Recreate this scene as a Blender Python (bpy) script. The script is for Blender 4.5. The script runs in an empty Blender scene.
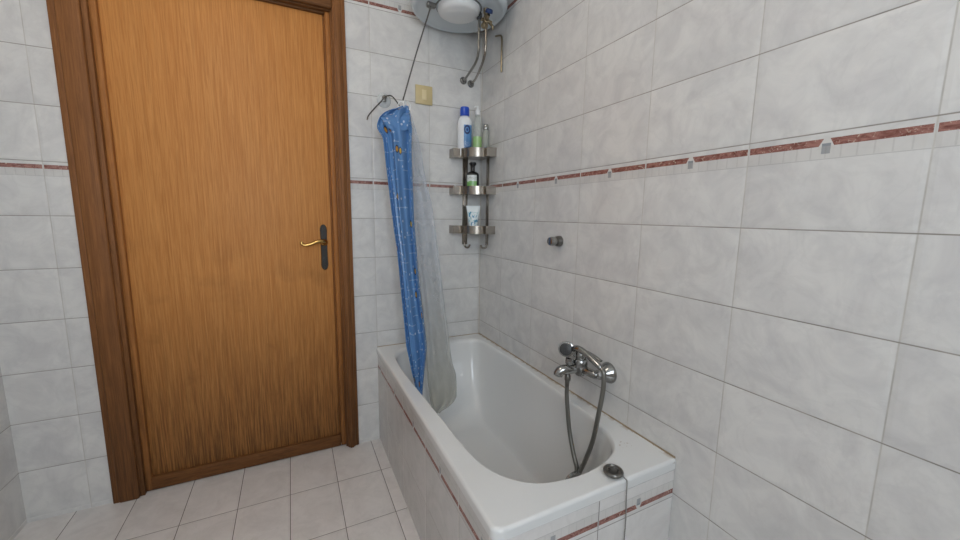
import bpy, bmesh, math, random
from mathutils import Vector, Matrix
random.seed(7)
C = bpy.context.scene.collection
PI = math.pi

# ---------------------------------------------------------------- node helpers
class NB:
    """small builder for math expressions in a node tree"""
    def __init__(s, name):
        s.m = bpy.data.materials.new(name); s.m.use_nodes = True
        s.t = s.m.node_tree; s.n = s.t.nodes; s.l = s.t.links
        s.b = s.n['Principled BSDF']; s.out = s.n['Material Output']
    def put(s, sock, v):
        if hasattr(v, 'is_output') or isinstance(v, bpy.types.NodeSocket): s.l.new(v, sock)
        else: sock.default_value = v
    def f(s, op, *a, clamp=False):
        n = s.n.new('ShaderNodeMath'); n.operation = op; n.use_clamp = clamp
        for i, v in enumerate(a): s.put(n.inputs[i], v)
        return n.outputs[0]
    def add(s, a, b): return s.f('ADD', a, b)
    def sub(s, a, b): return s.f('SUBTRACT', a, b)
    def mul(s, a, b): return s.f('MULTIPLY', a, b)
    def mx(s, a, b): return s.f('MAXIMUM', a, b)
    def mn(s, a, b): return s.f('MINIMUM', a, b)
    def lt(s, a, b): return s.f('LESS_THAN', a, b)
    def gt(s, a, b): return s.f('GREATER_THAN', a, b)
    def rng(s, v, a, b, c=0., d=1.):
        n = s.n.new('ShaderNodeMapRange'); n.clamp = True
        s.put(n.inputs[0], v)
        for i, x in enumerate((a, b, c, d)): n.inputs[i+1].default_value = x
        return n.outputs[0]
    def between(s, v, a, b): return s.mul(s.gt(v, a), s.lt(v, b))
    def pos(s):
        g = s.n.new('ShaderNodeNewGeometry'); x = s.n.new('ShaderNodeSeparateXYZ')
        s.l.new(g.outputs['Position'], x.inputs[0]); return g.outputs['Position'], x.outputs
    def objc(s):
        g = s.n.new('ShaderNodeTexCoord'); return g.outputs['Object']
    def comb(s, x, y, z):
        n = s.n.new('ShaderNodeCombineXYZ')
        for i, v in enumerate((x, y, z)): s.put(n.inputs[i], v)
        return n.outputs[0]
    def noise(s, vec, scale, detail=3, rough=.55, dist=0., col=False):
        n = s.n.new('ShaderNodeTexNoise'); s.l.new(vec, n.inputs['Vector'])
        n.inputs['Scale'].default_value = scale; n.inputs['Detail'].default_value = detail
        n.inputs['Roughness'].default_value = rough; n.inputs['Distortion'].default_value = dist
        return n.outputs['Color' if col else 'Fac']
    def vscale(s, vec, sc):
        n = s.n.new('ShaderNodeMapping'); s.l.new(vec, n.inputs[0]); n.inputs['Scale'].default_value = sc
        return n.outputs[0]
    def mix(s, fac, a, b):
        n = s.n.new('ShaderNodeMix'); n.data_type = 'RGBA'
        s.put(n.inputs[0], fac)
        for i, v in ((6, a), (7, b)):
            if isinstance(v, tuple): n.inputs[i].default_value = rgb(v)
            else: s.l.new(v, n.inputs[i])
        return n.outputs[2]
    def bump(s, h, strength=.5, dist=.001):
        n = s.n.new('ShaderNodeBump'); n.inputs['Strength'].default_value = strength
        n.inputs['Distance'].default_value = dist; s.l.new(h, n.inputs['Height'])
        s.l.new(n.outputs[0], s.b.inputs['Normal'])
    def base(s, c):
        if isinstance(c, tuple): s.b.inputs['Base Color'].default_value = rgb(c)
        else: s.l.new(c, s.b.inputs['Base Color'])
    def rough(s, r): s.put(s.b.inputs['Roughness'], r)

def lin(c): c /= 255.; return c/12.92 if c <= .04045 else ((c+.055)/1.055)**2.4
def rgb(c): return (lin(c[0]), lin(c[1]), lin(c[2]), 1.)

def simple(name, c, rough=.5, metal=0., c2=None, scale=20., bump=0., bscale=200., coat=0., trans=0., alpha=1., ior=None, emit=None):
    k = NB(name); o = k.objc()
    k.base(k.mix(k.noise(o, scale, 4), c, c2) if c2 else c)
    k.rough(rough); k.b.inputs['Metallic'].default_value = metal
    k.b.inputs['Coat Weight'].default_value = coat
    k.b.inputs['Transmission Weight'].default_value = trans
    k.b.inputs['Alpha'].default_value = alpha
    if ior: k.b.inputs['IOR'].default_value = ior
    if bump: k.bump(k.noise(o, bscale, 2), bump, .001)
    if emit: k.b.inputs['Emission Color'].default_value = rgb(c); k.b.inputs['Emission Strength'].default_value = emit
    return k.m

def tile_mat(name, axis, u0, uw, v0, vh, lo, hi, decos=(), vmin=-9., g_v=(196,193,187), g_h=(130,125,118), vaxis=2, floor=False, dirt=False):
    k = NB(name); P, X = k.pos()
    u = k.sub(X[axis], u0); v = k.sub(X[vaxis], v0)
    fu = k.f('FLOORED_MODULO', u, uw); fv = k.f('FLOORED_MODULO', v, vh)
    du = k.mn(fu, k.sub(uw, fu)); dv = k.mn(fv, k.sub(vh, fv))
    # per tile random tone and cloudy glaze
    iu = k.f('FLOOR', k.f('DIVIDE', u, uw)); iv = k.f('FLOOR', k.f('DIVIDE', v, vh))
    wn = k.n.new('ShaderNodeTexWhiteNoise'); wn.noise_dimensions = '2D'
    k.l.new(k.comb(iu, iv, 0.), wn.inputs['Vector'])
    off = k.mul(wn.outputs['Value'], 9.)
    q = k.comb(k.add(X[0], off), k.add(X[1], off), X[2])
    cl = k.noise(q, 10, 5, .62, .8)
    vein = k.f('ABSOLUTE', k.sub(k.noise(q, 6, 4, .6, 2.), .5))
    vein = k.rng(vein, 0., .05, 1., 0.)
    base = k.mix(k.rng(cl, .32, .62), lo, hi)
    base = k.mix(k.mul(vein, .10), base, tuple(max(0, c-34) for c in lo))
    base = k.mix(k.rng(wn.outputs['Value'], 0, 1, 0., .12), base, tuple(c-22 for c in lo))
    rim = k.rng(k.mn(du, dv), .001, .009, 0., 1.)          # soft pillowed tile edge
    h = k.mul(rim, 1.)
    if decos:
        on = 0.
        for (v1, inv) in decos:                              # v1: border edge of the printed course
            t = k.sub(v1, X[2]) if not inv else k.sub(X[2], v1)
            incourse = k.between(t, 0., vh)
            nz = k.noise(k.vscale(q, (1, 1, 2.2)), 38, 4, .6, 1.5)
            red = k.mul(k.between(t, .0125, .0275), incourse)
            gaps = k.mul(k.gt(du, .0025), 1.)
            uc = k.f('ABSOLUTE', k.sub(fu, uw*.5))
            roof = k.lt(uc, k.add(.004, k.mul(k.sub(t, .010), .5)))
            roof = k.mul(roof, k.between(t, .010, .034))
            red = k.mul(red, k.mul(gaps, k.sub(1., roof)))
            redc = k.mix(k.rng(nz, .35, .62), (112, 66, 58), (158, 112, 102))
            redc = k.mix(k.rng(k.noise(q, 70, 3, .6, 3.), .60, .68), redc, (196, 176, 160))
            base = k.mix(red, base, redc)
            # white roof and small grey lozenge below it
            base = k.mix(k.mul(roof, k.mul(incourse, .6)), base, (206, 203, 198))
            loz = k.mul(k.lt(uc, .0075), k.mul(k.between(t, .022, .043), incourse))
            base = k.mix(k.mul(loz, .9), base, (128, 134, 140))
            # pale embossed brickwork under the stripe with a thin line closing it
            band = k.mul(k.between(t, .0275, .052), incourse)
            bw = k.f('PINGPONG', k.mul(fu, 1.), .0125)
            brick = k.mul(k.lt(bw, .0012), band)
            line = k.mul(k.between(t, .0525, .0545), incourse)
            base = k.mix(k.mul(band, .3), base, (190, 186, 180))
            base = k.mix(k.mul(k.mx(k.mul(brick, .6), k.mul(line, 1.3)), .28), base, (138, 134, 130))
            h = k.sub(h, k.mul(k.mx(brick, line), .5))
    gu = k.rng(du, .0008, .0018, 1., 0.); gv = k.rng(dv, .0008, .0018, 1., 0.)
    gn = k.noise(P, 14, 3)
    gvc = k.mix(k.rng(gn, .35, .65), g_v, tuple(c-22 for c in g_v))
    ghc = k.mix(k.rng(gn, .35, .65), g_h, tuple(min(255, c+26) for c in g_h))
    base = k.mix(gu, base, gvc)
    live = k.gt(X[vaxis], vmin)
    base = k.mix(k.mul(gv, live), base, ghc)
    k.base(base)
    k.rough(k.mx(.24, k.mul(k.mx(gu, gv), .8)))
    k.bump(h, .55, .0012)
    return k.m

def wood(name, c1, c2, c3, sc=1., rough=.5, horiz=False, low_dark=0.):
    k = NB(name); P, X = k.pos()
    v = k.vscale(P, (2.2, 26, 26) if horiz else (26, 26, .9))
    g = k.noise(v, 3.2*sc, 6, .65, 1.6)
    g2 = k.noise(k.vscale(P, (6, 60, 60) if horiz else (70, 70, 2.)), 3., 4, .7)
    c = k.mix(k.rng(g, .35, .65), c1, c2)
    c = k.mix(k.rng(g2, .45, .75, 0., .55), c, c3)
    if low_dark:                                                # unevenly darker brown toward the bottom of the door
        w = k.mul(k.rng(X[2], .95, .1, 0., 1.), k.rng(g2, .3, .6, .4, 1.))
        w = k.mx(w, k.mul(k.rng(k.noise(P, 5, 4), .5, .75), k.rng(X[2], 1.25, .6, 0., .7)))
        c = k.mix(k.mul(w, low_dark), c, (70, 46, 28))
    k.base(c); k.rough(rough); k.b.inputs['Specular IOR Level'].default_value = .2
    k.bump(g2, .12, .0006)
    return k.m

# ---------------------------------------------------------------- mesh helpers
def link(name, me, mat, parent=None, smooth=True, angle=35):
    o = bpy.data.objects.new(name, me); C.objects.link(o)
    if mat: me.materials.append(mat)
    if smooth:
        for p in me.polygons: p.use_smooth = True
        me.set_sharp_from_angle(angle=math.radians(angle))
    if parent:
        r = parent
        while r.parent: r = r.parent
        if r.type == 'EMPTY':
            me.transform(Matrix.Translation(-Vector(r.location)))
        o.parent = parent
    return o

def obj(name, bm, mat, parent=None, smooth=True, angle=35):
    bmesh.ops.recalc_face_normals(bm, faces=bm.faces)
    me = bpy.data.meshes.new(name); bm.to_mesh(me); bm.free()
    return link(name, me, mat, parent, smooth, angle)

def tag(o, label, cat, group=None):
    o['label'] = label; o['category'] = cat
    if group: o['group'] = group
    return o
def thing(name, label, cat, loc, group=None):
    o = bpy.data.objects.new(name, None); C.objects.link(o); o.location = loc
    o.empty_display_size = .05
    return tag(o, label, cat, group)
def struct(o):
    o['kind'] = 'structure'; return o

def bx(bm, x0, x1, y0, y1, z0, z1, bev=0., seg=2):
    r = bmesh.ops.create_cube(bm, size=1.)
    vs = r['verts']
    bmesh.ops.scale(bm, vec=(abs(x1-x0), abs(y1-y0), abs(z1-z0)), verts=vs)
    bmesh.ops.translate(bm, vec=((x0+x1)/2, (y0+y1)/2, (z0+z1)/2), verts=vs)
    if bev:
        es = list({e for v in vs for e in v.link_edges})
        bmesh.ops.bevel(bm, geom=es, offset=bev, segments=seg, affect='EDGES', profile=.5)
    return bm
def box(*a, **k): return bx(bmesh.new(), *a, **k)

def lathe(bm, prof, seg=32, origin=(0,0,0), axis=(0,0,1), sx=1., sy=1., cap=True, up=None):
    """prof: list of (radius, height along axis)"""
    a = Vector(axis).normalized()
    x = (Vector(up) if up else (Vector((0,0,1)) if abs(a.z) < .9 else Vector((1,0,0)))).cross(a).normalized()
    y = a.cross(x)
    o = Vector(origin); rings = []
    for (r, h) in prof:
        if r < 1e-6: rings.append([bm.verts.new(o + a*h)])
        else: rings.append([bm.verts.new(o + a*h + x*(r*sx*math.cos(2*PI*i/seg)) + y*(r*sy*math.sin(2*PI*i/seg))) for i in range(seg)])
    for A, B in zip(rings, rings[1:]):
        for i in range(seg):
            j = (i+1) % seg
            if len(A) == 1 and len(B) == 1: continue
            if len(A) == 1: bm.faces.new((A[0], B[i], B[j]))
            elif len(B) == 1: bm.faces.new((A[i], A[j], B[0]))
            else: bm.faces.new((A[i], A[j], B[j], B[i]))
    if cap:
        for R in (rings[0], rings[-1]):
            if len(R) > 2: bm.faces.new(R)
    return bm

def smooth_path(pts, n=6):
    P = [Vector(p) for p in pts]
    if len(P) < 3: return P
    Q = [P[0]*2-P[1]] + P + [P[-1]*2-P[-2]]; out = []
    for i in range(1, len(Q)-2):
        p0, p1, p2, p3 = Q[i-1:i+3]
        for k in range(n):
            t = k/n
            out.append(.5*((2*p1)+(-p0+p2)*t+(2*p0-5*p1+4*p2-p3)*t*t+(-p0+3*p1-3*p2+p3)*t**3))
    out.append(P[-1]); return out

def tube(bm, pts, r, seg=12, n=6, smooth=True, cap=True, flat=1.):
    P = smooth_path(pts, n) if smooth else [Vector(p) for p in pts]
    R = r if callable(r) else (lambda t: r)
    d0 = (P[1]-P[0]).normalized()
    u = (Vector((0,0,1)) if abs(d0.z) < .9 else Vector((1,0,0))).cross(d0).normalized()
    rings = []
    for i, p in enumerate(P):
        d = (P[min(i+1, len(P)-1)]-P[max(i-1, 0)]).normalized()
        u = (u-d*u.dot(d)).normalized(); w = d.cross(u)
        rr = R(i/(len(P)-1))
        rings.append([bm.verts.new(p+u*(rr*math.cos(2*PI*k/seg))+w*(rr*flat*math.sin(2*PI*k/seg))) for k in range(seg)])
    for A, B in zip(rings, rings[1:]):
        for i in range(seg):
            j = (i+1) % seg; bm.faces.new((A[i], A[j], B[j], B[i]))
    if cap: bm.faces.new(rings[0]); bm.faces.new(rings[-1])
    return bm

def prism(bm, poly, z0, z1):
    """vertical prism of a plan polygon"""
    a = [bm.verts.new((x, y, z0)) for x, y in poly]; b = [bm.verts.new((x, y, z1)) for x, y in poly]
    n = len(poly)
    for i in range(n): bm.faces.new((a[i], a[(i+1) % n], b[(i+1) % n], b[i]))
    bm.faces.new(a); bm.faces.new(b); return bm
BLUE = [
  ((-0.495,-0.150,1.748),(-0.464,-0.150,1.752)),
  ((-0.525,-0.152,1.731),(-0.462,-0.152,1.739)),
  ((-0.572,-0.154,1.706),(-0.458,-0.154,1.721)),
  ((-0.596,-0.156,1.685),(-0.456,-0.156,1.702)),
  ((-0.608,-0.158,1.666),(-0.455,-0.158,1.684)),
  ((-0.616,-0.160,1.638),(-0.451,-0.160,1.656)),
  ((-0.608,-0.163,1.616),(-0.452,-0.163,1.632)),
  ((-0.593,-0.166,1.590),(-0.455,-0.166,1.604)),
  ((-0.587,-0.171,1.536),(-0.458,-0.171,1.547)),
  ((-0.581,-0.181,1.445),(-0.459,-0.181,1.453)),
  ((-0.572,-0.193,1.330),(-0.459,-0.193,1.334)),
  ((-0.563,-0.205,1.214),(-0.459,-0.205,1.215)),
  ((-0.548,-0.219,1.073),(-0.452,-0.219,1.070)),
  ((-0.542,-0.228,0.978),(-0.449,-0.228,0.973)),
  ((-0.534,-0.243,0.834),(-0.439,-0.243,0.826)),
  ((-0.525,-0.257,0.688),(-0.425,-0.257,0.675)),
  ((-0.521,-0.264,0.614),(-0.420,-0.264,0.600)),
  ((-0.513,-0.269,0.564),(-0.424,-0.269,0.550)),
  ((-0.501,-0.276,0.488),(-0.435,-0.276,0.476)),
  ((-0.486,-0.283,0.411),(-0.445,-0.283,0.403)),
  ((-0.469,-0.290,0.332),(-0.453,-0.290,0.329)),
]
LINER = [
  ((-0.477,-0.080,1.749),(-0.437,-0.080,1.754)),
  ((-0.459,-0.084,1.655),(-0.408,-0.084,1.661)),
  ((-0.457,-0.090,1.559),(-0.385,-0.090,1.565)),
  ((-0.456,-0.098,1.461),(-0.372,-0.098,1.466)),
  ((-0.453,-0.105,1.387),(-0.359,-0.105,1.392)),
  ((-0.446,-0.113,1.313),(-0.341,-0.113,1.316)),
  ((-0.441,-0.124,1.214),(-0.329,-0.124,1.215)),
  ((-0.435,-0.137,1.114),(-0.318,-0.137,1.112)),
  ((-0.423,-0.175,0.862),(-0.299,-0.175,0.853)),
  ((-0.415,-0.210,0.661),(-0.284,-0.210,0.645)),
  ((-0.415,-0.239,0.512),(-0.273,-0.239,0.489)),
  ((-0.415,-0.254,0.438),(-0.256,-0.254,0.410)),
  ((-0.411,-0.272,0.354),(-0.260,-0.272,0.324)),
  ((-0.410,-0.277,0.330),(-0.264,-0.277,0.299)),
  ((-0.407,-0.283,0.305),(-0.282,-0.283,0.278)),
  ((-0.403,-0.287,0.285),(-0.308,-0.287,0.264)),
  ((-0.397,-0.292,0.264),(-0.343,-0.292,0.252)),
  ((-0.382,-0.295,0.246),(-0.361,-0.295,0.241)),
]

# ---------------------------------------------------------------- materials
HI, LO = (219,218,215), (203,202,201)
M = {}
M['tile_back'] = tile_mat('wall_tile_back', 0, -.609, .2996, .0178, .2, LO, HI, [(1.4178, False), (2.2178, True)], vmin=.05)
M['tile_side'] = tile_mat('wall_tile_side', 1, -.254, .2996, .0178, .2, LO, HI, [(1.4178, False), (2.2178, True)], vmin=.05)
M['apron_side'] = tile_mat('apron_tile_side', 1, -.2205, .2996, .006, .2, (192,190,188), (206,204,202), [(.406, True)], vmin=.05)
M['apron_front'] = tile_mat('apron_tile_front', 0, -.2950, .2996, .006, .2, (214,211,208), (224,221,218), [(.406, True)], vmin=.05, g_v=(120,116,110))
M['floor'] = tile_mat('floor_tile', 0, -.658, .1995, -.271, .295, (212,208,205), (224,220,217), vaxis=1, g_v=(92,86,80), g_h=(92,86,80))
M['plaster'] = simple('white_plaster', (226,224,220), .8, c2=(216,214,210), scale=3)
M['wood_panel'] = wood('oak_panel_wood', (186,124,66), (204,144,82), (150,96,50), low_dark=.85)
M['wood_dark'] = wood('stained_frame_wood', (120,78,44), (146,98,58), (92,58,32), sc=1.2, low_dark=.75)
M['wood_rail'] = wood('stained_rail_wood', (96,62,34), (122,80,44), (68,42,24), horiz=True)
M['wood_mould'] = wood('moulding_wood', (150,96,50), (176,118,64), (112,70,36), sc=1.4, low_dark=.6)
M['enamel'] = simple('white_enamel', (226,229,230), .12, coat=.6)
M['chrome'] = simple('chrome', (172,172,170), .16, 1., c2=(146,146,144), scale=40)
M['dull_chrome'] = simple('dull_chrome', (140,138,134), .28, 1., c2=(104,102,98), scale=60)
M['steel'] = simple('brushed_steel', (166,158,148), .25, 1., c2=(138,130,120), scale=30, bump=.05)
M['grey_hose'] = None
M['chain'] = simple('grey_chain', (150,148,144), .4, .6)
M['dark'] = simple('dark_plastic', (24,24,26), .4)
M['black'] = simple('black_plastic', (20,20,22), .22, coat=.3)
M['iron'] = simple('blackened_iron', (34,31,28), .45, .3, c2=(48,42,36), scale=80)
M['brass'] = simple('polished_brass', (206,170,104), .22, 1., c2=(170,132,74), scale=60)
M['nickel'] = simple('nickel_brass', (176,164,140), .3, 1., c2=(120,106,82), scale=80)
M['tank'] = simple('tank_enamel', (204,212,217), .22, coat=.3, c2=(197,206,211), scale=5)
M['cover'] = simple('white_cover_plastic', (228,230,230), .28, coat=.2)
M['beige'] = simple('beige_plastic', (206,188,142), .4, c2=(198,180,134), scale=15)
M['beige_light'] = simple('pale_beige_plastic', (222,206,164), .35)
M['blue_cap'] = simple('blue_cap_plastic', (10,72,190), .28, coat=.2)
M['blue_knob'] = simple('blue_knob_plastic', (22,48,92), .4)
M['white_plastic'] = simple('white_plastic', (228,230,230), .3)
M['wire'] = simple('dark_wire', (88,84,80), .35, .8)
M['clear'] = simple('clear_plastic', (236,240,240), .08, alpha=.35)
M['clear_pale'] = simple('clear_pale_plastic', (214,222,214), .08, alpha=.28)
M['clear_grey'] = simple('clear_grey_plastic', (196,200,190), .08, alpha=.42)
M['green_liquid'] = simple('pale_green_liquid', (160,214,96), .25, coat=.5)
M['sealant'] = simple('aged_sealant', (176,162,138), .6, c2=(136,112,84), scale=35)
M['white_sealant'] = simple('white_sealant', (205,202,195), .6, c2=(170,160,146), scale=25)
M['lamp_glass'] = simple('lit_lamp_glass', (255,243,230), .4, emit=20.)
M['painted'] = simple('white_painted_frame', (222,222,220), .4)

def hose_mat():
    k = NB('ribbed_metal_hose'); k.base((132,130,124)); k.rough(.34); k.b.inputs['Metallic'].default_value = .85
    P, X = k.pos(); k.bump(k.f('PINGPONG', X[2], .0022), .8, .002); return k.m
M['hose'] = hose_mat()

def tub_mat():
    k = NB('tub_enamel'); P, X = k.pos()
    c = k.mix(k.noise(P, 4, 3), (220,221,220), (224,225,224))
    # rusty marks on the rim by the wall and worn patch
    dx = k.sub(X[0], -.085); dy = k.sub(X[1], -1.225)
    d = k.f('SQRT', k.add(k.mul(dx, dx), k.mul(dy, dy)))
    sp = k.mul(k.gt(k.noise(P, 90, 3, .7), .62), k.lt(d, .020))
    c = k.mix(k.mul(sp, .6), c, (150,120,84))
    edge = k.mul(k.rng(X[0], -.02, -.004), k.mul(k.gt(k.noise(P, 30, 3), .5), k.gt(X[2], .52)))
    c = k.mix(k.mul(edge, .6), c, (160,136,104))
    k.base(c); k.rough(k.rng(k.noise(P, 20, 3), .3, .7, .10, .2)); k.b.inputs['Coat Weight'].default_value = .4
    return k.m
M['tub'] = tub_mat()

def curtain_mat():
    k = NB('printed_blue_vinyl')
    uv = k.n.new('ShaderNodeUVMap'); uv.uv_map = 'cloth'
    s = k.n.new('ShaderNodeSeparateXYZ'); k.l.new(uv.outputs[0], s.inputs[0]); U, V = s.outputs[0], s.outputs[1]
    W = k.comb(U, V, 0.)
    def vor(scale, rnd=1.):
        n = k.n.new('ShaderNodeTexVoronoi'); n.voronoi_dimensions = '2D'; k.l.new(W, n.inputs['Vector'])
        n.inputs['Scale'].default_value = scale; n.inputs['Randomness'].default_value = rnd
        x = k.n.new('ShaderNodeSeparateColor'); k.l.new(n.outputs['Color'], x.inputs[0])
        return n.outputs['Distance'], x.outputs
    base = k.mix(k.noise(W, 6, 3), (80,130,190), (112,162,216))
    d, c = vor(26); dots = k.mul(k.lt(d, .15), k.gt(c[0], .62))
    base = k.mix(k.mul(dots, .85), base, (206,222,240))
    # thin pale dashes
    rowi = k.f('FLOORED_MODULO', V, .043)
    seg = k.gt(k.noise(k.comb(k.mul(U, 9.), k.f('FLOOR', k.f('DIVIDE', V, .043)), 0.), 1.4, 1), .53)
    dash = k.mul(k.lt(rowi, .0042), seg)
    base = k.mix(k.mul(dash, .6), base, (176,202,232))
    # scattered golden stars and small tan patches
    d2, c2 = vor(9.)
    star = k.mul(k.lt(d2, .16), k.gt(c2[1], .74))
    inner = k.mul(k.lt(d2, .11), k.gt(c2[1], .74))
    base = k.mix(star, base, (44,66,104)); base = k.mix(inner, base, k.mix(c2[2], (228,196,70), (196,132,70)))
    k.base(base); k.rough(.26); k.b.inputs['Coat Weight'].default_value = .5
    # vinyl lets some light through
    tr = k.n.new('ShaderNodeBsdfTranslucent'); k.l.new(base, tr.inputs[0])
    mx = k.n.new('ShaderNodeMixShader'); mx.inputs[0].default_value = .25
    k.l.new(k.b.outputs[0], mx.inputs[1]); k.l.new(tr.outputs[0], mx.inputs[2]); k.l.new(mx.outputs[0], k.out.inputs[0])
    k.bump(k.noise(W, 30, 3), .15, .002)
    return k.m
M['curtain'] = curtain_mat()

def liner_mat():
    k = NB('frosted_liner_vinyl')
    uv = k.n.new('ShaderNodeUVMap'); uv.uv_map = 'cloth'
    s = k.n.new('ShaderNodeSeparateXYZ'); k.l.new(uv.outputs[0], s.inputs[0])
    n = k.noise(uv.outputs[0], 5, 4)
    # more opaque and olive grey toward the hem
    low_mix = k.rng(s.outputs[1], 1.0, .1, 0., 1.)
    c = k.mix(k.mul(low_mix, .8), (196,204,214), (176,172,154))
    k.base(c); k.rough(.35)
    a = k.add(k.rng(n, .3, .7, .22, .40), k.mul(low_mix, .22))
    k.put(k.b.inputs['Alpha'], a)
    return k.m
M['liner'] = liner_mat()

def label_mat(name, kind):
    k = NB(name); o = k.objc(); s = k.n.new('ShaderNodeSeparateXYZ'); k.l.new(o, s.inputs[0]); x, y, z = s.outputs
    front = k.lt(y, 0.)
    if kind == 'white_bottle':
        c = (232,234,236)
        lab = k.mul(k.mul(k.gt(x, -.004), front), k.between(z, .02, .165))
        c = k.mix(lab, c, k.mix(k.rng(z, .05, .12), (36,92,150), (96,146,196)))
        dx, dz = k.sub(x, .014), k.sub(z, .140); r = k.f('SQRT', k.add(k.mul(dx, dx), k.mul(dz, k.mul(dz, .5))))
        c = k.mix(k.mul(k.between(r, .010, .017), front), c, (20,40,96))
        c = k.mix(k.mul(k.lt(r, .006), front), c, (28,60,130))
        txt = k.mul(k.gt(k.noise(k.vscale(o, (120, 1, 260)), 1., 2), .56), k.mul(k.between(z, .05, .08), lab))
        c = k.mix(k.mul(txt, .7), c, (200,214,230))
    elif kind == 'black_bottle':
        lab = k.mul(k.between(z, .025, .100), k.mul(k.between(x, -.030, .022), front))
        g = k.mul(k.lt(k.add(z, k.mul(k.noise(o, 60, 2), .02)), .078), lab)
        c = k.mix(lab, (18,18,20), (214,220,216)); c = k.mix(g, c, k.mix(k.noise(o, 90, 2), (74,150,64), (150,196,120)))
        txt = k.mul(k.gt(k.noise(k.vscale(o, (180, 1, 300)), 1., 2), .57), k.mul(k.between(z, .075, .092), lab))
        c = k.mix(k.mul(txt, .8), c, (70,84,80))
    elif kind == 'tube':
        t = k.mul(k.between(z, .03, .115), front)
        b = k.gt(k.noise(k.vscale(o, (75, 1, 40)), 1., 2, .5), .56)
        c = k.mix(k.mul(t, b), (226,234,236), (66,140,178))
        b2 = k.gt(k.noise(k.vscale(o, (150, 1, 100)), 1.3, 2, .5), .60)
        c = k.mix(k.mul(t, b2), c, (110,190,190))
    k.base(c); k.rough(.3); k.b.inputs['Coat Weight'].default_value = .2
    return k.m
M['white_bottle'] = label_mat('white_printed_plastic', 'white_bottle')
M['black_bottle'] = label_mat('black_printed_plastic', 'black_bottle')
M['tube'] = label_mat('printed_tube', 'tube')

# ---------------------------------------------------------------- the room
XL, YF, ZC = -2.0, -2.95, 2.72          # left wall, front wall (behind the camera), ceiling
DX0, DX1, DZ = -1.66, -.775, 2.17        # door opening
struct(obj('floor', box(XL-.1, .1, YF-.1, .15, -.1, 0), M['floor'], smooth=False))
struct(obj('ceiling', box(XL-.1, .1, YF-.1, .15, ZC, ZC+.1), M['plaster'], smooth=False))
bm = bx(bx(bx(bmesh.new(), DX1, .1, 0, .12, 0, ZC), XL, DX0, 0, .12, 0, ZC), DX0, DX1, 0, .12, DZ, ZC)
struct(obj('wall_back', bm, M['tile_back'], smooth=False))
struct(obj('wall_right', box(0, .12, YF, 0, 0, ZC), M['tile_side'], smooth=False))
struct(obj('door_gap_blocker', box(DX0-.1, DX1+.05, .121, .15, 0, DZ+.1), M['plaster'], smooth=False))  # unseen panel added behind the door to stop light leaking through gaps
struct(obj('wall_left', box(XL-.12, XL, YF, 0, 0, ZC), M['tile_side'], smooth=False))
WX0, WX1, WZ0, WZ1 = -1.62, -.62, 1.05, 2.25
bm = bmesh.new()
bx(bm, XL, WX0, YF-.12, YF, 0, ZC); bx(bm, WX1, 0, YF-.12, YF, 0, ZC)
bx(bm, WX0, WX1, YF-.12, YF, 0, WZ0); bx(bm, WX0, WX1, YF-.12, YF, WZ1, ZC)
struct(obj('wall_front', bm, M['tile_back'], smooth=False))
# two light window, standing open to the daylight
bm = bmesh.new(); xm = (WX0+WX1)/2
for a, b in ((WX0, WX0+.06), (xm-.06, xm+.06), (WX1-.06, WX1)): bx(bm, a, b, YF-.09, YF-.03, WZ0, WZ1, .004)
bx(bm, WX0, WX1, YF-.09, YF-.03, WZ0, WZ0+.06, .004); bx(bm, WX0, WX1, YF-.09, YF-.03, WZ1-.06, WZ1, .004)
struct(obj('window_1', bm, M['painted']))

# door
d = bpy.data.objects.new('door_1', None); C.objects.link(d); d.location = ((DX0+DX1)/2, .03, 0); struct(d)
d['label'] = 'brown wooden door with dark stained frame left of the bath'
LX0, LX1 = -1.629, -.819
obj('door_panel', box(LX0+.020, LX1+.003, .030, .055, .063, 2.152, .003), M['wood_panel'], d)
bm = bmesh.new(); bx(bm, LX0, LX1+.008, .014, .058, .004, .066, .003); o = obj('bottom_rail', bm, M['wood_rail'], d); o['label'] = 'dark stained bottom rail'
bm = bmesh.new(); bx(bm, LX0, LX1+.008, .016, .058, 2.150, 2.166, .003); obj('top_rail', bm, M['wood_rail'], d)
bm = bmesh.new()
bx(bm, -.8085, -.7845, .008, .056, .006, 2.162, .007, 3); bx(bm, -.822, -.785, .044, .057, .006, 2.162); obj('door_moulding', bm, M['wood_mould'], d)
bm = bmesh.new(); bx(bm, LX0-.002, LX0+.022, .012, .056, .006, 2.162, .006, 3); obj('door_moulding', bm, M['wood_mould'], d)
# casing: stepped profile both sides and over the top
bm = bmesh.new()
bx(bm, -.786, -.7745, -.002, .1, 0, 2.17, .002)
bx(bm, -.779, -.738, -.022, -.001, 0, 2.232, .008, 3)
bx(bm, -.769, -.748, -.028, -.02, 0, 2.218, .005, 2)
bx(bm, -.743, -.7215, -.013, -.001, 0, 2.245, .004, 2)
bx(bm, DX0+.0005, DX0+.03, -.004, .1, 0, 2.17, .002)
bx(bm, -1.715, -1.645, -.022, -.001, 0, 2.232, .008, 3)
bx(bm, -1.735, -1.711, -.015, -.001, 0, 2.245, .004, 2)
obj('door_frame', bm, M['wood_dark'], d)
bm = bmesh.new()
bx(bm, -1.646, -.778, -.0225, -.0015, 2.163, 2.2325, .008, 3); bx(bm, -1.712, -.742, -.0155, -.0012, 2.2335, 2.2455, .003, 2)
bx(bm, DX0+.03, -.786, -.004, .1, 2.158, 2.1695, .002)
obj('door_head', bm, M['wood_rail'], d)
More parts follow.
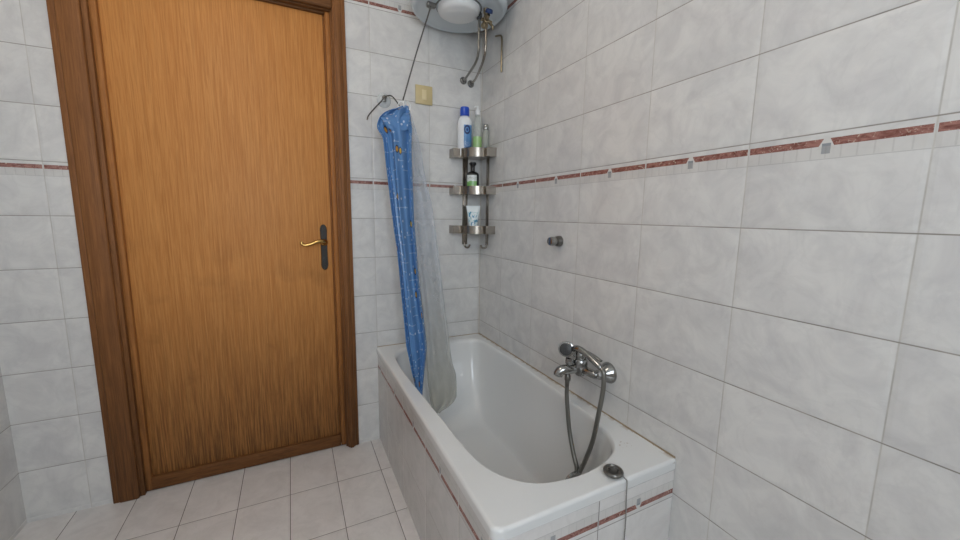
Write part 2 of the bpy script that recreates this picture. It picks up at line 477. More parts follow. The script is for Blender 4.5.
# handle plate with keyhole, brass lever
bm = bmesh.new(); pts = []
cx, z0, z1, hw = -.852, .960, 1.187, .0165
poly = []
for i in range(13): a = PI*i/12; poly.append((cx+hw*math.cos(a), z1-.03+.030*math.sin(a)))
poly += [(cx-hw*.92, 1.12), (cx-hw*.92, 1.03)]
for i in range(13): a = PI+PI*i/12; poly.append((cx+hw*math.cos(a), z0+.03+.030*math.sin(a)))
poly += [(cx+hw*.92, 1.03), (cx+hw*.92, 1.12)]
f = [bm.verts.new((x, .029, z)) for x, z in poly]; b = [bm.verts.new((cx+(x-cx)*.86, .022, 1.075+(z-1.075)*.975)) for x, z in poly]
for i in range(len(f)): j = (i+1) % len(f); bm.faces.new((f[i], f[j], b[j], b[i]))
bm.faces.new(b); bm.faces.new(f)
lathe(bm, [(.0, -.003), (.0045, -.002), (.005, 0)], 12, (cx, .022, 1.165), (0, 1, 0)); lathe(bm, [(.0, -.003), (.0045, -.002), (.005, 0)], 12, (cx, .022, .985), (0, 1, 0))
hp = obj('handle_plate', bm, M['iron'], d)
bm = lathe(bmesh.new(), [(.0, -.0015), (.006, -.001), (.006, .001)], 16, (cx, .0215, 1.018), (0, 1, 0)); bx(bm, cx-.003, cx+.003, .0202, .0225, .998, 1.018)
o = obj('keyhole', bm, M['dark'], hp)
bm = lathe(bmesh.new(), [(.0, -.006), (.013, -.005), (.017, 0), (.017, .004)], 24, (cx, .020, 1.098), (0, 1, 0))
tube(bm, [(cx, .018, 1.098), (cx, -.010, 1.098), (cx, -.022, 1.103), (cx-.014, -.031, 1.108), (cx-.038, -.034, 1.105), (cx-.058, -.034, 1.097), (cx-.078, -.034, 1.091), (cx-.094, -.034, 1.092), (cx-.103, -.034, 1.100), (cx-.099, -.034, 1.107)],
     lambda t: .0095 if t < .35 else .0095-.0035*(t-.35)/.65, 14, 8)
o = obj('lever_handle', bm, M['brass'], d); o['label'] = 'polished brass wavy lever handle'

# ---------------------------------------------------------------- the bath
RZ = .532
OUT = [(-.520,-.085),(-.556,-.15),(-.568,-.24),(-.571,-.385),(-.566,-.545),(-.555,-.84),(-.551,-.985),(-.539,-1.104),(-.514,-1.172),(-.475,-1.222),(-.425,-1.255),(-.362,-1.271),(-.300,-1.277),(-.245,-1.272),
       (-.182,-1.256),(-.126,-1.226),(-.088,-1.172),(-.067,-1.10),(-.052,-.99),(-.043,-.812),(-.037,-.609),(-.034,-.40),(-.037,-.22),(-.046,-.12),(-.070,-.075),(-.12,-.058),(-.25,-.052),(-.38,-.052),(-.47,-.060)]
def closed_spline(P, n):
    Q = [Vector((x, y, 0)) for x, y in P]; N = len(Q); out = []
    for i in range(N):
        p0, p1, p2, p3 = Q[i-1], Q[i], Q[(i+1) % N], Q[(i+2) % N]
        for k in range(n):
            t = k/n; out.append(.5*((2*p1)+(-p0+p2)*t+(2*p0-5*p1+4*p2-p3)*t*t+(-p0+3*p1-3*p2+p3)*t**3))
    return [(p.x, p.y) for p in out]
inner = closed_spline(OUT, 6); N = len(inner)
def mapx(x): return -.465 + (x+.568)/(.534)*(.330)
def mapy(y): return -1.150 + (y+1.264)/(1.212)*(.80)
def bowl_ring(u, back=1.):
    return [(x+(mapx(x)-x)*u, y+(mapy(y)-y)*u) for x, y in inner]
prof = [(0., 0.), (.025, -.0008), (.05, -.0030), (.075, -.008), (.095, -.016)]
D = .385
for i in range(1, 25):
    th = (i/24)*PI/2
    u = .095 + .905*(.42*(i/24)+.58*(1-math.cos(th)))
    prof.append((u, -.016-(D-.016)*math.sin(th)**.92))
bm = bmesh.new()
rings = []
for u, z in prof: rings.append([bm.verts.new((x, y, RZ+z)) for x, y in bowl_ring(u)])
for A, B in zip(rings, rings[1:]):
    for i in range(N): j = (i+1) % N; bm.faces.new((A[i], A[j], B[j], B[i]))
c = Vector((-.30, -.85)); last = bowl_ring(1.)
for f_ in (.6, .25):
    R = [bm.verts.new((c.x+(x-c.x)*f_, c.y+(y-c.y)*f_, RZ-D-.003*(1-f_))) for x, y in last]; rings.append(R)
    A = rings[-2]
    for i in range(N): j = (i+1) % N; bm.faces.new((A[i], A[j], R[j], R[i]))
bm.faces.new(rings[-1])
# outer rounded rectangle lip
def rrect(x0, x1, y0, y1, r, n=8):
    P = []
    for (cx_, cy_, a0, rr) in ((x1-.004, y1-.004, 0, .004), (x0+.004, y1-.004, 90, .004), (x0+r, y0+r, 180, r), (x1-.004, y0+.004, 270, .004)):
        for i in range(n+1):
            a = math.radians(a0+90*i/n); P.append((cx_+rr*math.cos(a), cy_+rr*math.sin(a)))
    return P
X0, X1, Y0, Y1 = -.6145, -.0015, -1.3430, -.0015
lip = [(.009, 0), (.006, -.0008), (.003, -.003), (.001, -.006), (0, -.010), (0, -.030), (.002, -.036), (.006, -.0375)]
orings = [[bm.verts.new((x, y, RZ+z)) for x, y in rrect(X0+ins, X1, Y0+ins, Y1, .026-ins*.6)] for ins, z in lip]
for A, B in zip(orings, orings[1:]):
    for i in range(len(A)): j = (i+1) % len(A); bm.faces.new((A[i], A[j], B[j], B[i]))
bm.verts.ensure_lookup_table()
es = []
for L in (rings[0], orings[0]):
    for i in range(len(L)):
        e = bm.edges.get((L[i], L[(i+1) % len(L)])); es.append(e)
bmesh.ops.triangle_fill(bm, use_beauty=True, use_dissolve=False, edges=es, normal=(0, 0, 1))
for v in bm.verts:                                          # the rim falls a little toward its free corner
    if v.co.z > RZ-.034: v.co.z -= .006*(-v.co.y/1.34)*min(1., -v.co.x/.61)
# underside shell of the bowl (hidden by the apron, keeps the bath solid)
tub = thing('bathtub', 'white enamelled bathtub set in a tiled surround against the wall', 'bathtub', (-.31, -.67, 0))
ba = obj('basin', bm, M['tub'], tub, angle=30)
md = ba.modifiers.new('wn', 'WEIGHTED_NORMAL'); md.keep_sharp = True
bm = lathe(bmesh.new(), [(.0, .050), (.014, .049), (.024, .045), (.031, .040), (.031, .030), (.025, .024), (.012, .020), (.012, 0)], 32, (-.290, -1.262, .468), (0, 1, .1))
bx(bm, -.293, -.287, -1.217, -1.211, .457, .489, .002)
o = obj('overflow_knob', bm, M['chrome'], tub); o['label'] = 'chrome overflow knob'

# tiled surround
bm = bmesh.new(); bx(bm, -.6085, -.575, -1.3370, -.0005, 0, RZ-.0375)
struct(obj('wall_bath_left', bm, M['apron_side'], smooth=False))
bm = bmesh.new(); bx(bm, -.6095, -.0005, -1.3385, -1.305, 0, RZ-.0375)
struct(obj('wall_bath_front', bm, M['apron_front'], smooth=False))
# sealant beads
bm = tube(bmesh.new(), [(-.0015, -1.338, RZ+.001), (-.0015, -.9, RZ+.001), (-.0015, -.5, RZ+.001), (-.0015, -.004, RZ+.001)], .0030, 8)
struct(obj('trim_1', bm, M['sealant']))
bm = tube(bmesh.new(), [(-.610, -.0015, RZ+.001), (-.3, -.0015, RZ+.001), (-.004, -.0015, RZ+.001)], .0022, 8)
struct(obj('trim_2', bm, M['sealant']))
bm = tube(bmesh.new(), [(-.0015, -.0015, RZ+.004), (-.0015, -.0015, 1.5), (-.0015, -.0015, ZC)], .003, 8)
struct(obj('trim_3', bm, M['white_sealant']))

# plug lying on the rim, its chain over the edge
pl = thing('bath_plug', 'round dull metal bath plug lying on the front rim of the bathtub', 'plug', (-.224, -1.312, RZ-.002))
obj('plug_disc', lathe(bmesh.new(), [(.0, .001), (.020, .001), (.024, .004), (.0275, .009), (.0275, .013), (.0255, .0155), (.021, .0160), (.0195, .0135), (.010, .0135), (.0, .015)], 36, (-.224, -1.312, RZ-.002)), M['dull_chrome'], pl)
bm = tube(bmesh.new(), [(-.232, -1.304, RZ+.012), (-.233, -1.306, RZ+.018), (-.225, -1.313, RZ+.0215), (-.216, -1.320, RZ+.018), (-.216, -1.321, RZ+.012)], .0025, 8)
obj('pull_loop', bm, M['dull_chrome'], pl)
path = smooth_path([(-.213, -1.329, RZ+.006), (-.209, -1.335, RZ+.0015), (-.207, -1.341, RZ-.001), (-.206, -1.3455, RZ-.004), (-.206, -1.3465, RZ-.02), (-.205, -1.3465, RZ-.06), (-.199, -1.345, .40), (-.199, -1.343, .25), (-.199, -1.342, .02)], 24)
bm = bmesh.new(); acc = 0; prev = path[0]
tube(bm, path, .0012, 6, smooth=False)
for p in path:
    acc += (p-prev).length; prev = p
    if acc > .0038:
        acc = 0; r = bmesh.ops.create_icosphere(bm, subdivisions=1, radius=.0022, matrix=Matrix.Translation(p))
obj('ball_chain', bm, M['chain'], pl)

# ---------------------------------------------------------------- mixer tap
mt = thing('bath_mixer_tap', 'chrome bath mixer tap mounted on the right wall above the bathtub', 'tap', (0, -.992, .69))
for y in (-.908, -1.057):
    bm = lathe(bmesh.new(), [(.038, 0), (.038, .003), (.036, .008), (.028, .020), (.019, .030), (.016, .034), (.0, .034)], 40, (-.0008, y, .69), (-1, 0, 0))
    obj('escutcheon', bm, M['chrome'], mt)
bm = bmesh.new()
ends = (-.908, -1.057)
for y, s in zip(ends, (-1, 1)):
    lathe(bm, [(.0, -.005), (.0165, -.004), (.0175, 0), (.0175, .014), (.015, .018), (.0, .018)], 6, (-.040, y, .69), (-1, 0, 0))   # union nuts
    tube(bm, [(-.035, y, .69), (-.052, y+s*.002, .69), (-.062, y+s*.012, .69), (-.066, y+s*.035, .691), (-.066, -.992, .692)], .0150, 16, 8)
lathe(bm, [(.0, -.026), (.016, -.025), (.023, -.016), (.0255, 0), (.0255, .020), (.0245, .032), (.021, .037), (.0, .038)], 32, (-.070, -.986, .692))
obj('mixer_body', bm, M['chrome'], mt)
bm = lathe(bmesh.new(), [(.0, 0), (.0205, 0), (.0215, .006), (.0205, .020), (.017, .029), (.009, .034), (.0, .035)], 32, (-.070, -.986, .729))
tube(bm, [(-.068, -.992, .757), (-.066, -1.01, .761), (-.062, -1.045, .757), (-.058, -1.075, .748)], lambda t: .009-.002*t, 12, 8, flat=.6)
obj('lever', bm, M['chrome'], mt)
bm = tube(bmesh.new(), [(-.066, -.985, .690), (-.095, -.978, .690), (-.122, -.970, .690), (-.138, -.964, .687), (-.148, -.961, .678), (-.151, -.960, .668)], lambda t: .0160+.002*math.sin(t*PI), 18, 8)
obj('spout', bm, M['chrome'], mt)
bm = lathe(bmesh.new(), [(.0, 0), (.008, 0), (.009, .006), (.0150, .008), (.0160, .018), (.0145, .028), (.0, .030)], 20, (-.108, -.970, .703))
obj('diverter_knob', bm, M['chrome'], mt)
bm = lathe(bmesh.new(), [(.0, 0), (.0115, 0), (.0115, .016), (.009, .020), (.009, .036)], 20, (-.106, -.961, .644))
obj('hose_outlet', bm, M['dull_chrome'], mt)

# hand shower resting on the tap, its hose looping into the bath
hs = thing('hand_shower', 'chrome hand shower lying across the mixer tap, hose hanging into the bath', 'shower head', (-.110, -.990, .735))
ax = Vector((-.70, -.66, .22)).normalized()
oc = Vector((-.112, -.953, .760))
bm = lathe(bmesh.new(), [(.0, -.022), (.010, -.021), (.020, -.014), (.0275, -.003), (.029, .003), (.028, .008), (.0245, .009), (.0, .009)], 40, oc, ax)
obj('shower_rose', bm, M['chrome'], hs)
bm = lathe(bmesh.new(), [(.0, 0), (.0225, 0), (.0225, .0022), (.021, .003), (.0, .003)], 36, oc+ax*.0085, ax)
e1 = ax.cross(Vector((0, 0, 1))).normalized(); e2 = ax.cross(e1)
for rr, n in ((.006, 6), (.012, 10), (.018, 14)):
    for i in range(n):
        a = 2*PI*i/n; lathe(bm, [(.0011, 0), (.0, .0016)], 6, oc+ax*.0114+e1*rr*math.cos(a)+e2*rr*math.sin(a), ax, cap=False)
o = obj('spray_plate', bm, simple('grey_spray_plate', (62, 62, 62), .4, .3), hs); o['label'] = 'dark grey spray plate with small nozzles'
bm = tube(bmesh.new(), [oc-ax*.012, oc-ax*.018+Vector((.004, -.012, -.002)), (-.098, -1.000, .775), (-.092, -1.045, .764), (-.088, -1.092, .745), (-.086, -1.104, .738)], lambda t: .0085+.0028*math.sin(t*PI), 16, 8)
obj('shower_handle', bm, M['chrome'], hs)
hp = [(-.086, -1.100, .740), (-.086, -1.113, .732), (-.086, -1.119, .717), (-.090, -1.123, .670), (-.097, -1.118, .592), (-.105, -1.106, .486), (-.113, -1.085, .403), (-.119, -1.066, .346), (-.121, -1.056, .305),
      (-.121, -1.048, .280), (-.121, -1.042, .285), (-.121, -1.046, .310), (-.120, -1.050, .350), (-.115, -1.022, .392), (-.111, -.990, .464), (-.108, -.966, .567), (-.106, -.960, .615), (-.106, -.960, .640)]
obj('shower_hose', tube(bmesh.new(), hp, .0080, 12, 10), M['hose'], hs)
bm = lathe(bmesh.new(), [(.0075, 0), (.0085, .004), (.0085, .022), (.0068, .028)], 16, (-.106, -.960, .618)); obj('hose_nut', bm, M['dull_chrome'], hs)

# wall bracket for the hand shower
wb = thing('shower_bracket', 'small round chrome shower bracket alone on the right wall', 'wall bracket', (0, -.747, 1.14))
obj('mounting_boss', lathe(bmesh.new(), [(.022, 0), (.022, .012), (.0195, .020), (.0, .021)], 28, (-.0008, -.747, 1.14), (-1, 0, 0)), M['dull_chrome'], wb)
bm = lathe(bmesh.new(), [(.014, .017), (.0165, .024), (.0185, .034), (.0185, .046), (.016, .053), (.0, .055)], 28, (-.0008, -.747, 1.14), (-1, -.02, 0))
obj('holder_cup', bm, M['chrome'], wb)

# ---------------------------------------------------------------- light switch
sw = thing('light_switch', 'beige square wall switch on the tiles above the shower curtain', 'switch', (-.340, 0, 1.857))
obj('switch_plate', box(-.386, -.294, -.0095, -.0005, 1.810, 1.904, .003), M['beige'], sw)
obj('rocker', box(-.352, -.328, -.0125, -.009, 1.832, 1.882, .0015), M['beige_light'], sw)

# ---------------------------------------------------------------- curtain, liner and what they hang from
def catrows(rows, n):
    L = smooth_path([r[0] for r in rows], n); R = smooth_path([r[1] for r in rows], n); return list(zip(L, R))
def cloth(name, rows, mat, parent, depth, amp, folds, nu=120, sub=5, phase=0., ulen=1.1, nrm=(-.42, -.90, 0)):
    rr = catrows(rows, sub); nv = len(rr); n = Vector(nrm).normalized()
    bm = bmesh.new(); uvl = bm.loops.layers.uv.new('cloth'); grid = []; uvs = {}
    zs = 0; prev = None; tot = [0.]
    for L, R in rr:
        m = (L+R)/2
        if prev is not None: tot.append(tot[-1]+(m-prev).length)
        prev = m
    for vi, (L, R) in enumerate(rr):
        t = vi/(nv-1); w = (R-L).length; hw = (R-L)/2; m = (L+R)/2; row = []
        sc = min(1., w/.10); dp = depth(t)*sc
        for ui in range(nu):
            ph = 2*PI*ui/nu
            s = math.cos(ph)
            off = dp*math.sin(ph) if True else 0
            am = amp(t)*sc*abs(math.sin(ph))**.5
            off += am*(math.sin(folds*ph+phase+1.2*math.sin(3*t+ph))+.4*math.sin(folds*2.3*ph+2*t*2+phase))
            xs = s*(1-.02*math.sin(folds*ph))
            p = m+hw*xs+n*off
            v = bm.verts.new(p); row.append(v); uvs[v] = (ui/nu*ulen, tot[-1]-tot[vi])
        grid.append(row)
    for A, B in zip(grid, grid[1:]):
        for i in range(nu):
            j = (i+1) % nu; f = bm.faces.new((A[i], A[j], B[j], B[i]))
            for lp in f.loops:
                u, vv = uvs[lp.vert]
                if j == 0 and lp.vert in (A[0], B[0]): u = ulen
                lp[uvl].uv = (u, vv)
    return obj(name, bm, mat, parent, angle=80)
sc_ = thing('shower_curtain', 'bunched blue printed shower curtain hanging into the left of the bathtub', 'shower curtain', (-.50, -.20, .33))
cu = cloth('curtain_sheet', BLUE, M['curtain'], sc_, lambda t: .030+.012*math.sin(PI*t), lambda t: .008 if t < .06 else .019, 5, ulen=1.0, nu=160)
# fold turned over at the top
fold = [((-.600,-.155,1.690),(-.470,-.175,1.715)), ((-.602,-.185,1.672),(-.470,-.195,1.690)), ((-.585,-.200,1.640),(-.475,-.200,1.655)), ((-.560,-.198,1.612),(-.480,-.198,1.632))]
cloth('turned_fold', fold, M['curtain'], sc_, lambda t: .010+.004*t, lambda t: .004, 3, nu=60, ulen=.4, phase=1.)
for k, (x, y, z, a) in enumerate(((-.468, -.150, 1.752, .2), (-.500, -.152, 1.748, -.3), (-.484, -.160, 1.752, .9))):
    bm = bmesh.new(); n_ = 24
    cp = [(x+.014*math.cos(2*PI*i/n_)*math.cos(a), y+.014*math.cos(2*PI*i/n_)*math.sin(a), z+.020*math.sin(2*PI*i/n_)) for i in range(n_+1)]
    obj('curtain_ring', tube(bm, cp, .0022, 8, smooth=False), M['white_plastic'], sc_)
ln = thing('curtain_liner', 'clear frosted curtain liner hanging into the bathtub right of the blue curtain', 'curtain liner', (-.38, -.28, .25))
cloth('liner_sheet', LINER, M['liner'], ln, lambda t: .008+.006*t, lambda t: .006+.004*t, 4, nu=90, ulen=.8, phase=.6)

# suction hook with bent wire
hk = thing('suction_hook', 'clear suction hook with bent wire on the back wall tiles', 'wall hook', (-.547, 0, 1.806))
obj('suction_cup', lathe(bmesh.new(), [(.036, 0), (.034, .003), (.024, .008), (.012, .013), (.0, .014)], 32, (-.547, -.0008, 1.803), (0, -1, 0)), M['clear'], hk)
bm = lathe(bmesh.new(), [(.010, .010), (.0115, .014), (.0105, .024), (.006, .028), (.0, .029)], 20, (-.548, -.0008, 1.812), (0, -1, 0)); bx(bm, -.556, -.541, -.030, -.020, 1.790, 1.812, .003)
obj('hook_clip', bm, M['dull_chrome'], hk)
bm = tube(bmesh.new(), [(-.640, -.050, 1.690), (-.632, -.046, 1.712), (-.600, -.036, 1.752), (-.562, -.028, 1.795), (-.545, -.030, 1.815), (-.520, -.045, 1.818), (-.505, -.075, 1.790), (-.496, -.100, 1.762)], .0030, 8, 6)
obj('bent_wire', bm, M['wire'], hk)

# ---------------------------------------------------------------- water heater
cxh, cyh, zb, rh = -.238, -.230, 2.178, .225
wh = thing('water_heater', 'large white round electric water heater hung high in the back corner', 'water heater', (cxh, cyh, zb))
pr = [(.0, -.006), (.12, -.004), (.18, 0), (.196, .003), (.200, .001), (.212, .004), (.220, .012), (rh, .022), (rh, .060), (.2215, .063), (rh, .066), (rh, .44), (.212, .462), (.15, .48), (.0, .485)]
obj('tank', lathe(bmesh.new(), pr, 96, (cxh, cyh, zb)), M['tank'], wh, angle=50)
bm = lathe(bmesh.new(), [(.0, -.040), (.05, -.0385), (.078, -.034), (.091, -.026), (.096, -.016), (.096, -.002)], 64, (-.258, -.272, zb))
cv = obj('service_cover', bm, M['cover'], wh, angle=50); cv['label'] = 'round white domed service cover'
bm = lathe(bmesh.new(), [(.0985, -.003), (.104, -.005), (.107, -.003), (.107, -.0005)], 64, (-.258, -.272, zb), cap=False); obj('cover_seam', bm, M['dull_chrome'], wh)
bm = lathe(bmesh.new(), [(.0, -.003), (.005, -.0025), (.007, 0), (.007, .003)], 20, (-.332, -.276, zb-.028), (-.2, 0, 1), sx=.6); obj('indicator_light', bm, simple('dark_red_lens', (70, 30, 34), .25), cv)
bm = bx(bmesh.new(), -.402, -.362, -.262, -.236, zb-.018, zb+.003, .003); bx(bm, -.392, -.384, -.256, -.242, zb-.030, zb-.018, .002)
obj('mounting_clamp', bm, M['dull_chrome'], wh)
bm = tube(bmesh.new(), [(-.388, -.249, zb-.026), (-.438, -.20, 1.975), (-.490, -.150, 1.776)], .0034, 8, 6)
cd = obj('curtain_wire', bm, M['wire']); tag(cd, 'thin dark wire running from the water heater down to the blue curtain', 'wire')

# safety valve and pipes under the heater
sv = thing('safety_valve', 'brass safety valve with a blue knob under the water heater', 'valve', (-.145, -.335, 2.17))
bm = lathe(bmesh.new(), [(.0, -.075), (.009, -.075), (.009, -.058), (.013, -.056), (.013, -.030), (.010, -.028), (.010, -.014), (.014, -.013), (.014, .006)], 8, (-.145, -.325, 2.17))
lathe(bm, [(.0, -.024), (.008, -.024), (.008, -.012), (.011, -.010), (.011, .012), (.007, .016), (.007, .030), (.0, .031)], 16, (-.145, -.325, 2.125), (1, .1, 0))
tube(bm, [(-.145, -.325, 2.125), (-.150, -.345, 2.128), (-.150, -.360, 2.136)], .009, 12)
lathe(bm, [(.0, -.010), (.012, -.009), (.014, 0), (.012, .009), (.0, .010)], 10, (-.158, -.330, 2.100), (1, .2, 0))
obj('valve_body', bm, M['nickel'], sv)
bm = lathe(bmesh.new(), [(.0, .016), (.012, .015), (.0165, .011), (.0175, .004), (.0165, -.002), (.0, -.003)], 10, (-.150, -.362, 2.142), (0, -.55, 1.)); o = obj('valve_knob', bm, M['blue_knob'], sv)
obj('drain_spout', tube(bmesh.new(), [(-.125, -.322, 2.120), (-.108, -.318, 2.112), (-.105, -.316, 2.098)], .006, 12), M['nickel'], sv)
bm = tube(bmesh.new(), [(-.145, -.325, 2.098), (-.145, -.325, 2.02), (-.140, -.30, 1.975), (-.115, -.20, 1.955), (-.080, -.08, 1.955), (-.070, -.012, 1.955)], .006, 12, 8)
cp_ = thing('water_pipe', 'grey water hose dropping from the safety valve to the back wall', 'pipe', (-.07, 0, 1.955), 'hoses under the water heater')
obj('pipe_run', bm, M['steel'], cp_); obj('wall_flange', lathe(bmesh.new(), [(.020, 0), (.018, .004), (.011, .009), (.011, .018), (.0, .018)], 20, (-.070, -.0008, 1.955), (0, -1, 0)), M['chrome'], cp_)
hp_ = thing('water_pipe', 'darker water hose left of the safety valve under the water heater', 'pipe', (-.115, 0, 1.965), 'hoses under the water heater')
obj('pipe_run', tube(bmesh.new(), [(-.163, -.290, 2.174), (-.163, -.290, 2.05), (-.163, -.285, 2.00), (-.155, -.24, 1.972), (-.13, -.10, 1.965), (-.115, -.012, 1.965)], .0062, 12, 8), M['hose'], hp_)
obj('pipe_nut', lathe(bmesh.new(), [(.0, -.03), (.010, -.03), (.012, -.026), (.012, -.004), (.009, 0)], 6, (-.163, -.290, 2.170)), M['dark'], hp_)
obj('wall_flange', lathe(bmesh.new(), [(.020, 0), (.018, .004), (.011, .009), (.011, .018), (.0, .018)], 20, (-.115, -.0008, 1.965), (0, -1, 0)), M['chrome'], hp_)
dp_ = obj('drain_tube', tube(bmesh.new(), [(-.008, -.165, 2.148), (-.008, -.20, 2.138), (-.009, -.225, 2.125), (-.009, -.232, 2.105), (-.009, -.232, 2.03), (-.009, -.232, 1.955)], .0045, 10, 6), M['nickel'])
tag(dp_, 'thin bent drain tube on the right wall beside the water heater', 'tube')

# ---------------------------------------------------------------- corner shelf
cs = thing('corner_shelf', 'brushed steel three tier corner shelf rack in the back corner', 'shelf', (0, 0, 1.05))
def plan(off=0.):
    P = [(-.196+off*.3, -.001), (-.196+off, -.062+off)]
    P2 = [(-.145, -.060+off)]
    c0 = Vector((-.055, -.055)); R = .098-off
    for i in range(0, 15):
        a = math.radians(183+84*i/14); P2.append((c0.x+R*math.cos(a), c0.y+R*math.sin(a)))
    P2 += [(-.058+off, -.184+off), (-.001, -.184+off*.3)]
    # keep only a clean outline
    return P+[p for p in P2[1:]]
for zc, h in ((1.573, .047), (1.375, .044), (1.163, .044)):
    bm = prism(bmesh.new(), plan(.002)+[(-.001, -.001)], zc-h/2+.002, zc-h/2+.005)
    t_ = obj('shelf_tier', bm, M['steel'], cs)
    bm = bmesh.new(); P = plan(0.); Q = plan(.0022)
    n_ = len(P); va = [[bm.verts.new((x, y, z)) for x, y in L] for z in (zc-h/2, zc+h/2) for L in (P, Q)]
    a0, a1, b0, b1 = va
    for i in range(n_-1):
        bm.faces.new((a0[i], a0[i+1], b0[i+1], b0[i])); bm.faces.new((a1[i], a1[i+1], b1[i+1], b1[i]))
        bm.faces.new((a0[i], a0[i+1], a1[i+1], a1[i])); bm.faces.new((b0[i], b0[i+1], b1[i+1], b1[i]))
    bm.faces.new((a0[0], a1[0], b1[0], b0[0])); bm.faces.new((a0[-1], a1[-1], b1[-1], b0[-1]))
    obj('tier_rail', bm, M['steel'], t_, angle=25)
bm = bx(bmesh.new(), -.117, -.085, -.0045, -.001, 1.075, 1.58, .001)
u1 = obj('upright', bm, M['steel'], cs)
obj('robe_hook', tube(bmesh.new(), [(-.101, -.003, 1.09), (-.101, -.003, 1.072), (-.098, -.010, 1.060), (-.090, -.026, 1.058), (-.086, -.034, 1.068), (-.085, -.036, 1.076)], .0055, 10, 6), M['steel'], u1)
bm = bx(bmesh.new(), -.0045, -.001, -.106, -.074, 1.075, 1.58, .001)
u2 = obj('upright', bm, M['steel'], cs)
obj('robe_hook', tube(bmesh.new(), [(-.003, -.090, 1.09), (-.003, -.090, 1.072), (-.010, -.088, 1.060), (-.026, -.084, 1.058), (-.034, -.082, 1.068), (-.036, -.081, 1.076)], .0055, 10, 6), M['steel'], u2)

SH = [1.573-.0235+.005, 1.375-.022+.005, 1.163-.022+.005]
RZc = math.radians(-24)
b1 = thing('lotion_bottle', 'white bottle with a blue cap, leftmost on the top shelf tier', 'bottle', (-.128, -.052, SH[0]), 'bottles on the top tier')
L = b1.location
bm = lathe(bmesh.new(), [(.0, 0), (.034, 0), (.037, .004), (.0385, .02), (.0385, .165), (.036, .187), (.028, .203), (.020, .210), (.020, .217), (.0, .217)], 40, L, sx=.62, sy=1.)
obj('bottle_body', bm, M['white_bottle'], b1, angle=50)
obj('bottle_cap', lathe(bmesh.new(), [(.0225, .213), (.0250, .216), (.0250, .250), (.022, .258), (.0, .259)], 32, L), M['blue_cap'], b1)
b2 = thing('spray_bottle', 'clear bottle half full of pale green liquid on the top shelf tier', 'bottle', (-.060, -.070, SH[0]), 'bottles on the top tier')
L = b2.location
obj('bottle_body', lathe(bmesh.new(), [(.0, 0), (.024, 0), (.0255, .004), (.0255, .150), (.024, .170), (.017, .198), (.013, .212), (.013, .228), (.0, .228)], 32, L), M['clear_pale'], b2, angle=50)
obj('liquid', lathe(bmesh.new(), [(.0, .003), (.0235, .003), (.0249, .006), (.0249, .108), (.0, .108)], 32, L), M['green_liquid'], b2)
bm = lathe(bmesh.new(), [(.013, .222), (.0135, .226), (.0135, .242), (.009, .250), (.0050, .254), (.0050, .270), (.0, .271)], 20, L); tube(bm, [(L.x, L.y, L.z+.266), (L.x-.010, L.y-.008, L.z+.266), (L.x-.018, L.y-.014, L.z+.260)], .0035, 8)
obj('pump_top', bm, M['white_plastic'], b2)
b3 = thing('shampoo_bottle', 'slim clear bottle with a chrome cap, rightmost on the top shelf tier', 'bottle', (-.024, -.100, SH[0]), 'bottles on the top tier')
L = b3.location
obj('bottle_body', lathe(bmesh.new(), [(.0, 0), (.018, 0), (.0195, .004), (.0195, .130), (.016, .142), (.012, .146), (.0, .146)], 28, L), M['clear_grey'], b3, angle=50)
obj('bottle_cap', lathe(bmesh.new(), [(.014, .147), (.0145, .149), (.0145, .166), (.0125, .172), (.0, .173)], 24, L), M['chrome'], b3)
b4 = thing('black_bottle', 'black bottle with a white and green label on the middle shelf tier', 'bottle', (-.088, -.075, SH[1]))
L = b4.location
obj('bottle_body', lathe(bmesh.new(), [(.0, 0), (.029, 0), (.034, .003), (.035, .012), (.035, .100), (.033, .109), (.022, .117), (.012, .121), (.011, .138), (.0, .138)], 36, L, sx=.6, sy=1.), M['black_bottle'], b4, angle=50)
obj('bottle_cap', lathe(bmesh.new(), [(.0, .121), (.013, .122), (.0115, .129), (.0115, .147), (.015, .152), (.019, .158), (.019, .166), (.015, .169), (.0, .169)], 24, L), M['black'], b4)
b5 = thing('cream_tube', 'white and blue cream tube standing on its cap on the lowest shelf tier', 'tube', (-.082, -.075, SH[2]))
L = b5.location
bm = bmesh.new(); n_ = 32; rs = []
for i in range(15):
    t = i/14; z = .026+.122*t; hw = .022+.017*t; hd = .021*(1-t)+.0015
    if t > .93: hd = .0012
    rs.append([bm.verts.new((L.x+hw*math.cos(2*PI*k/n_), L.y+hd*math.sin(2*PI*k/n_), L.z+z)) for k in range(n_)])
for A, B in zip(rs, rs[1:]):
    for i in range(n_): j = (i+1) % n_; bm.faces.new((A[i], A[j], B[j], B[i]))
bm.faces.new(rs[0]); bm.faces.new(rs[-1])
obj('tube_body', bm, M['tube'], b5, angle=50)
obj('tube_cap', lathe(bmesh.new(), [(.0, 0), (.019, 0), (.0205, .003), (.0205, .024), (.018, .027), (.0, .027)], 32, L), M['white_plastic'], b5)
for b in (b1, b2, b3, b4, b5): b.rotation_euler = (0, 0, RZc)

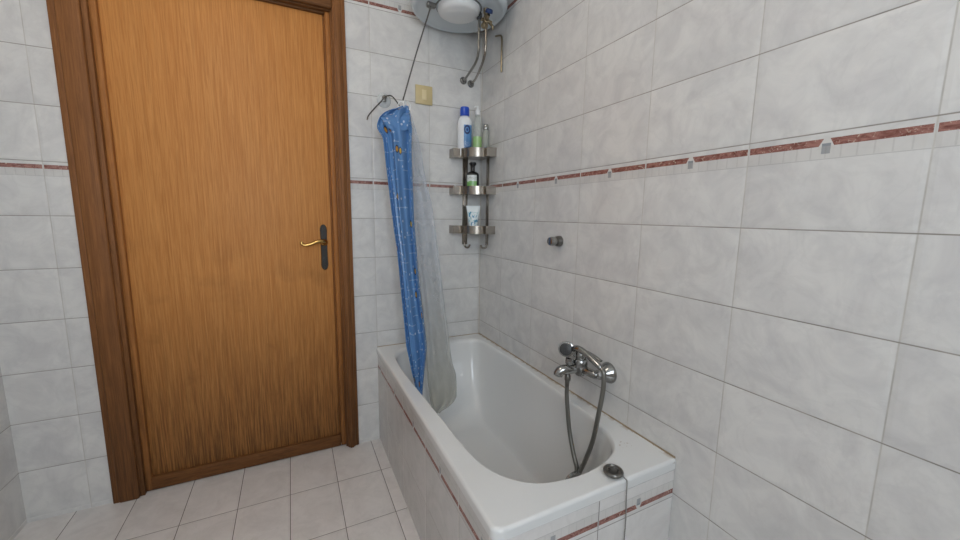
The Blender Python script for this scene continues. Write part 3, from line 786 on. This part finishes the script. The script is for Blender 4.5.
# ---------------------------------------------------------------- ceiling lamp (above the frame) and daylight
cl = thing('ceiling_lamp', 'round white globe lamp on the ceiling', 'lamp', (-1.28, -1.20, ZC))
obj('lamp_base', lathe(bmesh.new(), [(.0, 0), (.07, 0), (.07, -.02), (.055, -.03), (.0, -.03)], 32, (-1.28, -1.20, ZC-.0005)), M['painted'], cl)
obj('lamp_globe', lathe(bmesh.new(), [(.0, -.030), (.05, -.032), (.10, -.055), (.125, -.10), (.10, -.145), (.05, -.168), (.0, -.172)], 40, (-1.28, -1.20, ZC)), M['lamp_glass'], cl, angle=70)

w = bpy.data.worlds.new('daylight'); bpy.context.scene.world = w; w.use_nodes = True
bg = w.node_tree.nodes['Background']; bg.inputs[0].default_value = (.82, .91, 1., 1.); bg.inputs[1].default_value = 7.0
for a, b in ((WX0+.06, xm-.06), (xm+.06, WX1-.06)):
    la = bpy.data.lights.new('window_daylight', 'AREA'); la.shape = 'RECTANGLE'; la.size = b-a; la.size_y = WZ1-WZ0-.12
    la.cycles.is_portal = True
    lo = bpy.data.objects.new('window_daylight', la); C.objects.link(lo)
    lo.location = ((a+b)/2, YF-.10, (WZ0+WZ1)/2); lo.rotation_euler = (math.radians(90), 0, 0)

# ---------------------------------------------------------------- camera
cam = bpy.data.cameras.new('camera'); co = bpy.data.objects.new('camera', cam); C.objects.link(co)
yaw, pt, rl = .45825, .14068, .01334
F = Vector((math.sin(yaw)*math.cos(pt), math.cos(yaw)*math.cos(pt), -math.sin(pt)))
R = Vector((math.cos(yaw), -math.sin(yaw), 0)); U = R.cross(F)
R2 = R*math.cos(rl)+U*math.sin(rl); U2 = -R*math.sin(rl)+U*math.cos(rl)
mw = Matrix((R2, U2, -F)).transposed().to_4x4(); mw.translation = (-.9944, -2.0190, 1.2388)
co.matrix_world = mw
cam.sensor_fit = 'HORIZONTAL'; cam.sensor_width = 36.; cam.lens = 382.094/960*36; cam.clip_start = .01
sc = bpy.context.scene; sc.camera = co
sc.view_settings.view_transform = 'Standard'; sc.view_settings.look = 'None'; sc.view_settings.gamma = 1.; sc.view_settings.use_curve_mapping = False
sc.view_settings.exposure = .55
